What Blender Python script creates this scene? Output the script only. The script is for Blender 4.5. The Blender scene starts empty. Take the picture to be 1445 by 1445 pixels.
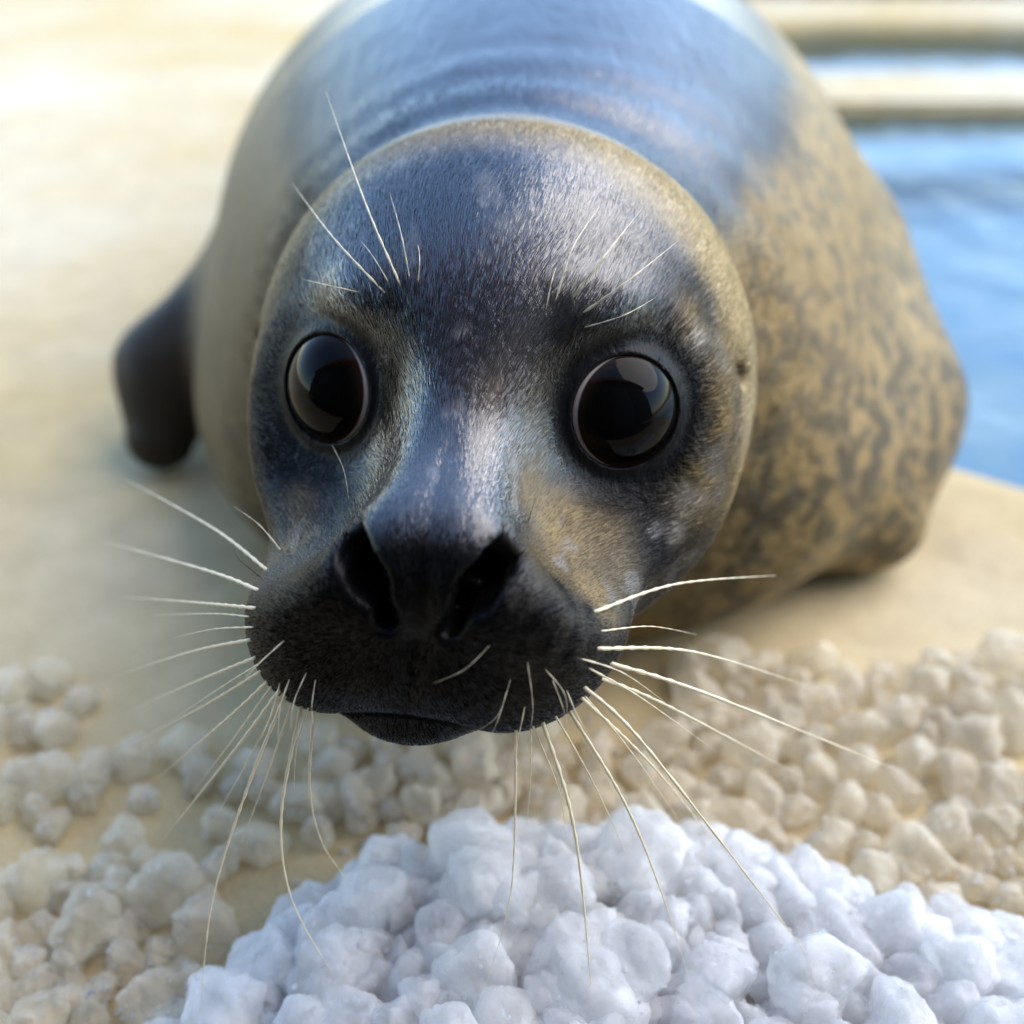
import bpy, bmesh, math, random
import numpy as np
from mathutils import Vector, Matrix

random.seed(7)
rng = np.random.default_rng(7)
R = math.radians
scene = bpy.context.scene
COL = scene.collection

# ------------------------------------------------------------------ camera
CAM_H = 0.42
PITCH = R(35.0)
FOV = R(50.0)
cam_d = bpy.data.cameras.new('camera')
cam = bpy.data.objects.new('camera', cam_d)
COL.objects.link(cam)
cam.location = (0, 0, CAM_H)
cam.rotation_euler = (R(90) - PITCH, 0, 0)
cam_d.sensor_width = 36
cam_d.angle = FOV
cam_d.clip_start = 0.01
cam_d.clip_end = 500
cam_d.dof.use_dof = True
cam_d.dof.focus_distance = 0.364
cam_d.dof.aperture_fstop = 4.2
scene.camera = cam

# ------------------------------------------------------------------ sky + sun
SUN_EL, SUN_AZ = R(50), R(78)          # azimuth measured from +Y towards +X
w = bpy.data.worlds.new('World'); scene.world = w; w.use_nodes = True
nt = w.node_tree
sky = nt.nodes.new('ShaderNodeTexSky'); sky.sky_type = 'NISHITA'
sky.sun_disc = False; sky.sun_elevation = SUN_EL; sky.sun_rotation = SUN_AZ
sky.air_density = 1.25; sky.dust_density = 0.25; sky.ozone_density = 3.0
bg = nt.nodes['Background']; bg.inputs['Strength'].default_value = 0.15
nt.links.new(sky.outputs[0], bg.inputs['Color'])
sl = bpy.data.lights.new('sun', 'SUN'); sl.energy = 1.05; sl.angle = R(60); sl.color = (1.0, 0.86, 0.66)
so = bpy.data.objects.new('sun', sl); COL.objects.link(so)
sd = Vector((math.sin(SUN_AZ)*math.cos(SUN_EL), math.cos(SUN_AZ)*math.cos(SUN_EL), math.sin(SUN_EL)))
so.rotation_euler = (-sd).to_track_quat('-Z', 'Y').to_euler()
so.location = (3, 2, 3)
scene.view_settings.view_transform = 'Standard'
scene.view_settings.look = 'None'
scene.view_settings.exposure = 1.98
scene.view_settings.gamma = 1
scene.render.engine = 'CYCLES'
scene.cycles.max_bounces = 5
scene.cycles.diffuse_bounces = 2
scene.cycles.glossy_bounces = 2
scene.cycles.transmission_bounces = 3
scene.cycles_curves.shape = 'RIBBONS'
scene.cycles.transparent_max_bounces = 5
scene.cycles.caustics_reflective = False
scene.cycles.caustics_refractive = False

# ------------------------------------------------------------------ helpers
FPX = 722.5/math.tan(FOV/2)
CX = np.array([1., 0, 0]); CY = np.array([0, math.sin(PITCH), math.cos(PITCH)]); CZ = np.array([0, math.cos(PITCH), -math.sin(PITCH)])
CP = np.array([0, 0, CAM_H])
def cam2w(x, y, z): return CP + x*CX + y*CY + z*CZ
def ray(px, py):
    d = (px-722.5)/FPX*CX - (py-722.5)/FPX*CY + CZ
    return d                                   # depth 1 along the axis
def at(px, py, depth): return CP + ray(px, py)*depth
def on_ground(px, py, z=0.0):
    d = ray(px, py); return CP + d*((z-CAM_H)/d[2])

def tag(o, label=None, cat=None, group=None, kind=None):
    if label: o['label'] = label
    if cat: o['category'] = cat
    if group: o['group'] = group
    if kind: o['kind'] = kind
    return o
def link(name, me, mat=None, parent=None, smooth=True):
    o = bpy.data.objects.new(name, me); COL.objects.link(o)
    if mat is not None:
        for m in (mat if isinstance(mat, (list, tuple)) else [mat]): me.materials.append(m)
    if smooth: me.shade_smooth()
    if parent: o.parent = parent
    return o
def mesh_np(name, v, f):
    me = bpy.data.meshes.new(name)
    me.from_pydata([tuple(map(float, p)) for p in v], [], [tuple(map(int, q)) for q in f]); me.update()
    return me
def box_bm(bm, c, s, rz=0):
    r = bmesh.ops.create_cube(bm, size=1)
    M = Matrix.Translation(c) @ Matrix.Rotation(rz, 4, 'Z') @ Matrix.Diagonal((*s, 1))
    bmesh.ops.transform(bm, matrix=M, verts=r['verts'])
def box(name, c, s, mat, parent=None, bevel=0.006, rz=0):
    bm = bmesh.new(); box_bm(bm, c, s, rz)
    if bevel: bmesh.ops.bevel(bm, geom=bm.edges[:], offset=bevel, segments=2, affect='EDGES')
    me = bpy.data.meshes.new(name); bm.to_mesh(me); bm.free()
    return link(name, me, mat, parent, smooth=False)

# numpy noise
def _hash(ix, iy, iz, s):
    h = (ix*374761393 + iy*668265263 + iz*2147483647 + s*1274126177) & 0xffffffff
    h = ((h ^ (h >> 13))*1274126177) & 0xffffffff
    h = ((h ^ (h >> 16))*2246822519) & 0xffffffff
    return ((h ^ (h >> 15)) & 0xffffff)/float(0xffffff)
def vnoise(p, scale, seed=0):
    q = np.asarray(p)*scale + 100.0
    i = np.floor(q).astype(np.int64); f = q-i; f = f*f*(3-2*f)
    out = 0
    for dx in (0, 1):
        wx = f[..., 0] if dx else 1-f[..., 0]
        for dy in (0, 1):
            wy = f[..., 1] if dy else 1-f[..., 1]
            for dz in (0, 1):
                wz = f[..., 2] if dz else 1-f[..., 2]
                out = out + wx*wy*wz*_hash(i[..., 0]+dx, i[..., 1]+dy, i[..., 2]+dz, seed)
    return out
def fbm(p, scale, seed=0, oct=3):
    a, t, o = 1.0, 0.0, 0
    for k in range(oct):
        o = o + a*vnoise(p, scale*2**k, seed+k*17); t += a; a *= .5
    return o/t
def sstep(a, b, x):
    t = np.clip((x-a)/(b-a), 0, 1); return t*t*(3-2*t)
def mixc(c0, c1, m):
    return c0*(1-m[:, None]) + np.asarray(c1)*m[:, None]

# material helpers
def new_mat(name):
    m = bpy.data.materials.new(name); m.use_nodes = True
    return m, m.node_tree, m.node_tree.nodes['Principled BSDF']
def N(nt, t, **kw):
    n = nt.nodes.new(t)
    for k, v in kw.items(): setattr(n, k, v)
    return n
def setin(n, **kw):
    for k, v in kw.items(): n.inputs[k.replace('_', ' ')].default_value = v

# ------------------------------------------------------------------ materials of the setting
def mat_ground():
    m, t, b = new_mat('sandy_concrete')
    tc = N(t, 'ShaderNodeTexCoord')
    n1 = N(t, 'ShaderNodeTexNoise'); setin(n1, Scale=2.2, Detail=5, Roughness=.55); t.links.new(tc.outputs['Object'], n1.inputs['Vector'])
    n2 = N(t, 'ShaderNodeTexNoise'); setin(n2, Scale=420, Detail=3, Roughness=.7); t.links.new(tc.outputs['Object'], n2.inputs['Vector'])
    n3 = N(t, 'ShaderNodeTexNoise'); setin(n3, Scale=30, Detail=6, Roughness=.65); t.links.new(tc.outputs['Object'], n3.inputs['Vector'])
    r1 = N(t, 'ShaderNodeValToRGB'); e = r1.color_ramp.elements
    e[0].position = .36; e[0].color = (.50, .37, .165, 1); e[1].position = .64; e[1].color = (.53, .44, .285, 1)
    t.links.new(n1.outputs['Fac'], r1.inputs['Fac'])
    mx = N(t, 'ShaderNodeMix', data_type='RGBA', blend_type='OVERLAY'); mx.inputs['Factor'].default_value = .35
    t.links.new(r1.outputs['Color'], mx.inputs['A']); t.links.new(n3.outputs['Fac'], mx.inputs['B'])
    mx2 = N(t, 'ShaderNodeMix', data_type='RGBA', blend_type='OVERLAY'); mx2.inputs['Factor'].default_value = .5
    t.links.new(mx.outputs['Result'], mx2.inputs['A']); t.links.new(n2.outputs['Fac'], mx2.inputs['B'])
    t.links.new(mx2.outputs['Result'], b.inputs['Base Color']); b.inputs['Specular IOR Level'].default_value = .12
    rr = N(t, 'ShaderNodeMapRange'); setin(rr, From_Min=.35, From_Max=.65, To_Min=.62, To_Max=.32)
    t.links.new(n1.outputs['Fac'], rr.inputs['Value']); t.links.new(rr.outputs['Result'], b.inputs['Roughness'])
    bp = N(t, 'ShaderNodeBump'); setin(bp, Strength=.5, Distance=.001); t.links.new(n2.outputs['Fac'], bp.inputs['Height'])
    t.links.new(bp.outputs['Normal'], b.inputs['Normal'])
    return m
def mat_noise(name, c0, c1, scale=20, rough=.6, bump=.3, bdist=.003):
    m, t, b = new_mat(name)
    tc = N(t, 'ShaderNodeTexCoord')
    n1 = N(t, 'ShaderNodeTexNoise'); setin(n1, Scale=scale, Detail=5, Roughness=.6); t.links.new(tc.outputs['Object'], n1.inputs['Vector'])
    r1 = N(t, 'ShaderNodeValToRGB'); e = r1.color_ramp.elements
    e[0].position = .35; e[0].color = (*c0, 1); e[1].position = .65; e[1].color = (*c1, 1)
    t.links.new(n1.outputs['Fac'], r1.inputs['Fac']); t.links.new(r1.outputs['Color'], b.inputs['Base Color'])
    b.inputs['Roughness'].default_value = rough
    bp = N(t, 'ShaderNodeBump'); setin(bp, Strength=bump, Distance=bdist); t.links.new(n1.outputs['Fac'], bp.inputs['Height'])
    t.links.new(bp.outputs['Normal'], b.inputs['Normal'])
    return m
def mat_water():
    m, t, b = new_mat('pool_water')
    t.nodes.remove(b)
    out = t.nodes['Material Output']
    tc = N(t, 'ShaderNodeTexCoord')
    n1 = N(t, 'ShaderNodeTexNoise'); setin(n1, Scale=5, Detail=4, Roughness=.5, Distortion=.4); t.links.new(tc.outputs['Object'], n1.inputs['Vector'])
    n2 = N(t, 'ShaderNodeTexNoise'); setin(n2, Scale=17, Detail=2, Roughness=.5); t.links.new(tc.outputs['Object'], n2.inputs['Vector'])
    ad = N(t, 'ShaderNodeMath', operation='MULTIPLY_ADD'); ad.inputs[1].default_value = .25
    t.links.new(n2.outputs['Fac'], ad.inputs[0]); t.links.new(n1.outputs['Fac'], ad.inputs[2])
    bp = N(t, 'ShaderNodeBump'); setin(bp, Strength=.5, Distance=.03); t.links.new(ad.outputs[0], bp.inputs['Height'])
    fr = N(t, 'ShaderNodeFresnel'); setin(fr, IOR=1.33); t.links.new(bp.outputs['Normal'], fr.inputs['Normal'])
    tr = N(t, 'ShaderNodeBsdfTransparent'); tr.inputs['Color'].default_value = (.72, .88, .95, 1)
    gl = N(t, 'ShaderNodeBsdfGlossy'); setin(gl, Roughness=.02); t.links.new(bp.outputs['Normal'], gl.inputs['Normal'])
    mx = N(t, 'ShaderNodeMixShader'); t.links.new(fr.outputs[0], mx.inputs[0]); t.links.new(tr.outputs[0], mx.inputs[1]); t.links.new(gl.outputs[0], mx.inputs[2])
    t.links.new(mx.outputs[0], out.inputs['Surface'])
    return m
M_GROUND = mat_ground()
M_KERB = mat_noise('kerb_concrete', (.52, .44, .31), (.62, .55, .43), 25, .5)
M_POOL = mat_noise('blue_pool_paint', (.24, .37, .50), (.50, .54, .55), 7.0, .5)  # pale mottle stands in for blotchy reflections on the water
M_WATER = mat_water()

# ------------------------------------------------------------------ ground, pool
# inner pool edge: curves away behind the seal (x, y)
edge = [(6.5, -1.2), (2.2, -.25), (1.0, .27), (.60, .47), (.43, .56), (.348, .618), (.27, .68), (.20, .80), (.16, 1.0), (.14, 1.3), (.12, 1.7), (.10, 2.17)]
def smooth_poly(pts, n):
    P = [np.array(p, float) for p in pts]; out = []
    for i in range(len(P)-1):
        p0 = P[max(i-1, 0)]; p1 = P[i]; p2 = P[i+1]; p3 = P[min(i+2, len(P)-1)]
        for k in range(n):
            t = k/n
            out.append(.5*((2*p1)+(-p0+p2)*t+(2*p0-5*p1+4*p2-p3)*t*t+(-p0+3*p1-3*p2+p3)*t**3))
    out.append(P[-1]); return out
edge_s = smooth_poly(edge, 5)
pool_loop = edge_s + [np.array((x, 2.17+.02*math.sin(x*2))) for x in np.linspace(.6, 6.5, 10)]
def poly_mesh(name, loops, z):
    bm = bmesh.new()
    for L in loops:
        vs = [bm.verts.new((p[0], p[1], z)) for p in L]
        for i in range(len(vs)): bm.edges.new((vs[i], vs[(i+1) % len(vs)]))
    bmesh.ops.triangle_fill(bm, use_beauty=True, edges=bm.edges[:], normal=(0, 0, 1))
    me = bpy.data.meshes.new(name); bm.to_mesh(me); bm.free(); return me
S = 120
g = link('ground', poly_mesh('ground', [[(-S, -S), (S, -S), (S, S), (-S, S)], pool_loop], 0), M_GROUND, smooth=False); tag(g, kind='structure')
# kerb profile swept along the pool loop (rounded lip)
def sweep_loop(name, loop, prof, mat, kind='structure'):
    L = [np.array(p, float) for p in loop]; n = len(L); v = []; f = []
    area = sum(L[i][0]*L[(i+1) % n][1]-L[(i+1) % n][0]*L[i][1] for i in range(n))
    sgn = 1 if area > 0 else -1
    for i in range(n):
        t = L[(i+1) % n]-L[i-1]; t /= np.linalg.norm(t)
        nrm = np.array((-t[1], t[0]))*sgn            # pointing into the pool
        for (o, z) in prof: v.append((L[i][0]+nrm[0]*o, L[i][1]+nrm[1]*o, z))
    m = len(prof)
    for i in range(n):
        for k in range(m-1):
            a = i*m+k; b = ((i+1) % n)*m+k
            f.append((a, b, b+1, a+1))
    o = link(name, mesh_np(name, v, f), mat); tag(o, kind=kind); return o
prof = [(-.12, -.003), (-.08, .003), (-.02, .005), (0, .004), (.012, -.002), (.018, -.012), (.02, -.03), (.02, -.09)]
sweep_loop('pool_kerb', pool_loop, prof, M_GROUND)
sweep_loop('pool_wall', pool_loop, [(.012, -.05), (.012, -.37)], M_POOL)
def inset(loop, d):
    L = [np.array(p, float) for p in loop]; c = np.mean(L, axis=0)
    return L
fl = link('pool_floor', poly_mesh('pool_floor', [pool_loop], -.17), M_POOL, smooth=False); tag(fl, kind='structure')
wt = link('pool_water', poly_mesh('pool_water', [pool_loop], -.032), M_WATER, smooth=False); tag(wt, kind='structure')

# ------------------------------------------------------------------ shallow ledge, slab for a tan reflection, grass beyond the pool
M_BOARD = mat_noise('dark_stained_boards', (.022, .018, .015), (.04, .032, .026), 9, .6)
M_TILE = mat_noise('red_roof', (.42, .10, .04), (.55, .16, .06), 15, .6)
M_FRAME = mat_noise('grey_frame_paint', (.05, .05, .05), (.08, .08, .08), 15, .5)
M_LEAF = mat_noise('grass_blades', (.10, .13, .03), (.22, .22, .07), 8, .6)
M_LEDGE = mat_noise('pale_ledge_paint', (.46, .56, .68), (.62, .69, .76), 6, .5)
sweep_loop('pool_ledge', edge_s+[np.array((6.5, 2.17))], [(.013, -.07), (.10, -.085), (.20, -.168)], M_LEDGE)
def slab(name, x0, x1, y0, y1, z0, z1, mat):
    o = box(name, ((x0+x1)/2, (y0+y1)/2, (z0+z1)/2), (x1-x0, y1-y0, z1-z0), mat, None, .01); tag(o, kind='structure'); return o
slab('reflection_slab', .16, 6.4, 1.66, 1.86, -.07, -.012, M_GROUND)  # slab standing in for a tan reflection band on the water
def grass():
    rg = np.random.default_rng(3); n = 14000
    x = rg.uniform(-.2, 5, n); y = 2.42+rg.random(n)**1.5*1.6
    h = rg.uniform(.03, .07, n); an = rg.uniform(0, 6.28, n); w_ = .004
    b0 = np.stack([x-w_*np.cos(an), y-w_*np.sin(an), np.zeros(n)], 1); b1 = np.stack([x+w_*np.cos(an), y+w_*np.sin(an), np.zeros(n)], 1)
    tp = np.stack([x+rg.normal(0, .02, n), y+rg.normal(0, .02, n), h], 1)
    v = np.stack([b0, b1, tp], 1).reshape(-1, 3)
    return mesh_np('grass', v, np.arange(3*n).reshape(-1, 3))
gs = link('grass', grass(), M_LEAF, smooth=False); tag(gs, 'short green grass growing beyond the far pool kerb', 'grass', kind='stuff')
# unseen building behind the camera, added and enlarged to darken eyes and face
bd = bpy.data.objects.new('building', None); COL.objects.link(bd); bd.location = (-.6, -.9, 0)
tag(bd, 'unseen dark building with red roof, added to darken the seal eyes', 'building')
BI = Matrix.Translation(bd.location).inverted()
def bpart(nm, c, sz, mt, par=None):
    o = box(nm, c, sz, mt, par or bd, .004); o.matrix_parent_inverse = BI; return o
bpart('wall', (-.9, -2.1, 1.4), (8.0, 2.4, 2.8), M_BOARD)
for k in range(40): bpart('board', (-4.8+k*.2, -.892, 1.38), (.188, .02, 2.76), M_BOARD)
bpart('door', (.55, -.874, 1.0), (.85, .03, 2.0), M_FRAME); bpart('window', (-1.8, -.874, 1.35), (.9, .03, .8), M_FRAME)
mt_ = box('added_dark_mat', (-.6, -.48, .006), (3.6, .74, .012), M_BOARD, None, .003)  # unseen mat, added so the eyes reflect something dark
tag(mt_, 'unseen black mat added on the ground to darken the eye reflections', 'mat')
bm = bmesh.new()
pr = [(-5.3, 2.75), (3.5, 2.75), (-.9, 3.7)]
vs = [[bm.verts.new((x, y, z)) for x, z in pr] for y in (-.65, -3.6)]
bm.faces.new(vs[0]); bm.faces.new(vs[1][::-1])
for i in range(3): bm.faces.new([vs[0][i], vs[1][i], vs[1][(i+1) % 3], vs[0][(i+1) % 3]])
bmesh.ops.recalc_face_normals(bm, faces=bm.faces[:])
m_ = bpy.data.meshes.new('roof'); bm.to_mesh(m_); bm.free()
o = link('roof', m_, M_TILE, bd, smooth=False); o.matrix_parent_inverse = BI

# ------------------------------------------------------------------ SDF of the seal
C_SK = cam2w(-.005, .047, .45)
def cv(x, y, z): return x*CX + y*CY + z*CZ
AF = cv(-.146, -.447, -.883); AF /= np.linalg.norm(AF)
AR = cv(.989, -.089, -.118); AR -= AF*np.dot(AR, AF); AR /= np.linalg.norm(AR)
AU = np.cross(AF, AR); AU = AU if AU[2] > 0 else -AU
HM = np.stack([AR, AU, AF])                      # world->local rows
def to_l(p):
    l = (p-C_SK) @ HM.T
    l[..., 0] += .17*np.clip(-l[..., 1]-.012, 0, .07)*sstep(.045, .095, l[..., 2])      # muzzle pulled a little to one side
    return l
def to_w(l): return np.asarray(l) @ HM + C_SK

def ell(p, c, r):
    q = (p-np.asarray(c))/np.asarray(r); k0 = np.sqrt((q*q).sum(-1)); q2 = q/np.asarray(r); k1 = np.sqrt((q2*q2).sum(-1))+1e-9
    return k0*(k0-1)/k1
def cone(p, a, b, ra, rb):
    a = np.asarray(a, float); b = np.asarray(b, float); ba = b-a
    h = np.clip(((p-a) @ ba)/np.dot(ba, ba), 0, 1)
    d = p-a-h[..., None]*ba
    return np.sqrt((d*d).sum(-1))-(ra+(rb-ra)*h)
def su(a, b, k):
    h = np.clip(.5+.5*(b-a)/k, 0, 1); return b*(1-h)+a*h-k*h*(1-h)
def ss(a, b, k):                                 # a minus b
    h = np.clip(.5-.5*(a+b)/k, 0, 1); return a*(1-h)+(-b)*h+k*h*(1-h)

EYE_S = np.array([.0545, .0228, .0640]); EYE_A = np.array([.42, .22, .88]); EYE_A /= np.linalg.norm(EYE_A)
EYE_R = .0256
EYE_C = EYE_S-EYE_A*.0195
APER = .0188

NOS1 = ((.0245, .0060, .143), (.0080, -.0210, .152), .0075, .0026)
NOS2 = ((.0160, -.004, .150), (.016, -.006, .118), .0052, .004)
def nostril(q):
    # slanting slit, wide at the upper outer end
    a = np.array([.0208, .0018]); ba = np.array([.0096, -.0165])-a
    pa = q[..., :2]-a; h = np.clip((pa @ ba)/np.dot(ba, ba), 0, 1)
    dd = np.sqrt(((pa-h[..., None]*ba-np.stack([-.003*np.sin(np.pi*h), -.002*np.sin(np.pi*h)], -1))**2).sum(-1))
    return np.maximum(dd-(.0053+(.0030-.0053)*h), .131-q[..., 2])
def head_l(p):
    """distance to the head in its own frame (r, u, f); symmetric except fine noise"""
    q = p.copy(); q[..., 0] = np.abs(q[..., 0])
    d = ell(q, (0, .0, -.012), (.099, .100, .082))
    d = su(d, ell(q, (0, .026, .026), (.060, .052, .050)), .03)          # forehead
    d = su(d, ell(q, (.046, -.018, .028), (.044, .050, .042)), .03)       # cheeks
    d = su(d, cone(q*np.array([.66, 1, 1]), (0, .006, .045), (0, -.016, .113), .042, .0325), .030)   # broad muzzle bridge
    d = su(d, cone(q, (.044, -.014, .055), (.034, -.036, .098), .027, .026), .025)   # cheek running into the pad
    d = su(d, ell(q, (0, -.050, .040), (.056, .040, .060)), .03)          # jaw
    d = su(d, ell(q, (.0290, -.0420, .107), (.0325, .0320, .0370)), .018)   # whisker pads
    d = su(d, ell(q, (.0300, -.0080, .105), (.0280, .0265, .0350)), .022)   # flesh beside the nose
    d = su(d, ell(q, (0, -.0100, .126), (.0340, .0190, .0200)), .018)     # nose
    d = su(d, ell(q, (0, -.0400, .114), (.0320, .0250, .0335)), .012)       # upper lip
    ch = ell(q, (0, -.066, .103), (.031, .0200, .0320))
    d = su(d, ch, .006)
    # philtrum, nose midline notch
    d = ss(d, cone(q, (0, -.024, .1500), (0, -.050, .1480), .0022, .0022), .006)
    d = ss(d, cone(q, (0, .004, .1500), (0, -.022, .1530), .0030, .0030), .007)
    # mouth line: an arch over the chin
    arc = np.hypot(q[..., 0], q[..., 1]+.0945)-.0355
    groove = np.maximum(np.maximum(np.abs(arc)-.0007, q[..., 0]-.031), np.maximum(.118-q[..., 2], -.10-q[..., 1]))
    d = ss(d, groove, .003)
    # eye socket, brow ridge bump + eye mound
    d = ss(d, ell(q, EYE_C+EYE_A*.0715, (.060,)*3), .018)
    d = su(d, ell(q, (.036, .050, .047), (.014, .009, .012)), .014)
    d = su(d, ell(q, EYE_C, (.0268,)*3), .004)
    rel = q-EYE_C; t = rel @ EYE_A; rad = np.sqrt(np.maximum((rel*rel).sum(-1)-t*t, 0))
    # opening
    cyl = np.maximum(rad-(APER+np.maximum(t-.014, 0)*.25), .003-t)
    d = ss(d, cyl, .002)
    # nostrils
    d = ss(d, nostril(q), .004)
    nn = cone(q, *NOS2)
    d = ss(d, nn, .005)
    # ear hole
    d = ss(d, ell(q, (.0925, .022, .012), (.006, .007, .005)), .006)
    return d

def body_w(p):
    d = ell(p, (.02, .78, .130), (.222, .36, .188))
    d = su(d, ell(p, (.03, .63, .075), (.225, .20, .115)), .06)            # chest resting on the ground
    d = su(d, cone(p, C_SK+np.array([.004, .050, -.008]), (.015, .62, .160), .1005, .160)+.0006*np.sin((p[..., 1]+.25*p[..., 2]-.40)*2*math.pi/.036)*sstep(.40, .43, p[..., 1])*sstep(.58, .50, p[..., 1]), .05)   # neck with soft folds
    d = su(d, ell(p, (.05, 1.20, .11), (.17, .36, .135)), .10)
    d = su(d, cone(p, (.06, 1.45, .08), (.08, 1.70, .045), .075, .035), .06)
    # fore flippers
    d = su(d, flip(p), .025)
    d = su(d, flip2(p), .05)
    # hind flippers
    for s in (-1, 1):
        d = su(d, ell(p, (.08+s*.06, 1.80, .03), (.05, .12, .018)), .03)
    return d
def flip(p):
    return su(cone(p, (-.175, .73, .105), (-.236, .685, .060), .046, .037), cone(p, (-.236, .685, .060), (-.244, .655, .026), .036, .024), .02)
def flip2(p):
    return su(cone(p, (.205, .72, .11), (.232, .62, .065), .07, .050), cone(p, (.232, .62, .065), (.222, .545, .030), .050, .026), .03)

def sdf(p):
    d = body_w(p)
    l = to_l(p)
    near = (np.abs(l).max(-1) < .19)
    if near.any():
        h = head_l(l[near])
        d = d.copy(); d[near] = su(d[near], h, .030)
    # flat belly on the ground
    return -su(-d, -(0.0005-p[..., 2]), .012) if False else np.maximum(d, .0006-p[..., 2])
def grad(p, e=.0006):
    k = np.array([[1, -1, -1], [-1, -1, 1], [-1, 1, -1], [1, 1, 1]], float)
    g = 0
    for v in k: g = g+v*sdf(p+v*e)[:, None]
    n = np.linalg.norm(g, axis=1, keepdims=True)+1e-12
    return g/n, n[:, 0]/(4*e)
def trace(px, py, tmax=1.2):
    d = ray(px, py); L = np.linalg.norm(d); t = .2
    for _ in range(200):
        s = sdf((CP+d*t)[None])[0]
        if s < 1e-4: return CP+d*t, t
        t += max(s*.6/L, 1e-4)
        if t > tmax: break
    return None, None

# surface nets on a regular grid
def surface_nets(lo, hi, h):
    n = [int(math.ceil((hi[i]-lo[i])/h))+1 for i in range(3)]
    ax = [lo[i]+h*np.arange(n[i]) for i in range(3)]
    D = np.empty(n, np.float32)
    cs = 4
    ca_ = [lo[i]+h*cs*np.arange(n[i]//cs+2) for i in range(3)]
    Gc = np.stack(np.meshgrid(*ca_, indexing='ij'), -1)
    Dc = sdf(Gc.reshape(-1, 3)).reshape(Gc.shape[:3])
    ii = [np.minimum((np.arange(n[i])+cs//2)//cs, len(ca_[i])-1) for i in range(3)]
    D[:] = Dc[np.ix_(*ii)]
    near = np.argwhere(np.abs(D) < h*cs*1.6)
    pp = np.stack([ax[i][near[:, i]] for i in range(3)], 1)
    D[tuple(near.T)] = sdf(pp)
    neg = D < 0
    c = np.zeros([k-1 for k in n], np.int8)
    for a in (0, 1):
        for b in (0, 1):
            for e in (0, 1): c += neg[a:n[0]-1+a, b:n[1]-1+b, e:n[2]-1+e]
    act = (c > 0) & (c < 8)
    idx = -np.ones(act.shape, np.int64); idx[act] = np.arange(act.sum())
    ijk = np.argwhere(act)
    P = np.array(lo)+(ijk+.5)*h
    F = []
    for axis in range(3):
        s0 = [slice(None)]*3; s1 = [slice(None)]*3; s0[axis] = slice(0, -1); s1[axis] = slice(1, None)
        a, b = neg[tuple(s0)], neg[tuple(s1)]
        ch = np.argwhere(a != b)
        u, v = [(1, 2), (2, 0), (0, 1)][axis]
        ok = (ch[:, u] > 0) & (ch[:, v] > 0) & (ch[:, u] < n[u]-1) & (ch[:, v] < n[v]-1); ch = ch[ok]
        fl = a[tuple(ch.T)]
        def cell(du, dv):
            q = ch.copy(); q[:, u] += du; q[:, v] += dv; return idx[tuple(q.T)]
        q = np.stack([cell(-1, -1), cell(0, -1), cell(0, 0), cell(-1, 0)], 1)
        q[~fl] = q[~fl][:, ::-1]
        F.append(q)
    F = np.concatenate(F); F = F[(F >= 0).all(1)]
    return P, F
def project(P, it=4, damp=.85):
    for _ in range(it):
        g, m = grad(P); d = sdf(P)
        P = P-g*(np.clip(d/np.maximum(m, .3), -.004, .004)*damp)[:, None]
    return P
P, F = surface_nets((-.40, .22, -.009), (.42, 1.98, .38), .0040)
P = project(P, 5)
bm = bmesh.new()
bv = [bm.verts.new(p) for p in P]
for q in F:
    try: bm.faces.new([bv[i] for i in q])
    except ValueError: pass
def subdiv(bm, sel):
    es = [e for e in bm.edges if sel(e)]
    n0 = len(bm.verts)
    bmesh.ops.subdivide_edges(bm, edges=es, cuts=1, use_grid_fill=True)
    bm.verts.ensure_lookup_table()
    nw = [bm.verts[i] for i in range(n0, len(bm.verts))]
    A = project(np.array([v.co[:] for v in nw]), 4)
    for v, a in zip(nw, A): v.co = a
cw = Vector(C_SK); ff = Vector(to_w((0, -.012, .066)))
subdiv(bm, lambda e: e.verts[0].co.y < .75)
subdiv(bm, lambda e: (e.verts[0].co-ff).length < .115)
ctr = [(Vector(to_w((s*EYE_S[0], EYE_S[1], EYE_S[2]))), .035) for s in (-1, 1)]+[(Vector(to_w((0, -.022, .143))), .055)]
subdiv(bm, lambda e: any((e.verts[0].co-c).length < r for c, r in ctr))
bmesh.ops.recalc_face_normals(bm, faces=bm.faces[:])
me = bpy.data.meshes.new('body'); bm.to_mesh(me); bm.free()
print('seal verts', len(me.vertices), 'faces', len(me.polygons))

# ------------------------------------------------------------------ coat colours (pigment plus some painted light)
SLATE = np.array([.0065, .0105, .019]); BLACK = np.array([.0028, .0028, .0032]); TAN = np.array([.27, .190, .085]); GREY = np.array([.12, .12, .12]); RIM_LIGHT = np.array([.50, .39, .20])
FOLL = []
for (fx_, fy_) in [(790, 826), (805, 850), (780, 858), (760, 868), (830, 860), (745, 885), (775, 890), (812, 895), (838, 905), (720, 862), (800, 925), (765, 915), (735, 915), (380, 905), (400, 930), (420, 950), (450, 960), (390, 870)]:
    h_, _t = trace(fx_, fy_)
    if h_ is not None: FOLL.append((*to_l(h_[None])[0], .0030))
for (fx_, fy_) in [(560, 402), (545, 412), (575, 398), (530, 425), (790, 428), (812, 432), (828, 448), (822, 466)]:
    h_, _t = trace(fx_, fy_)
    if h_ is not None: FOLL.append((*to_l(h_[None])[0], .0042))
PATCH = []; FLECK = []  # tan cheek spots; the sun-side ones carry painted warm light
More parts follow.
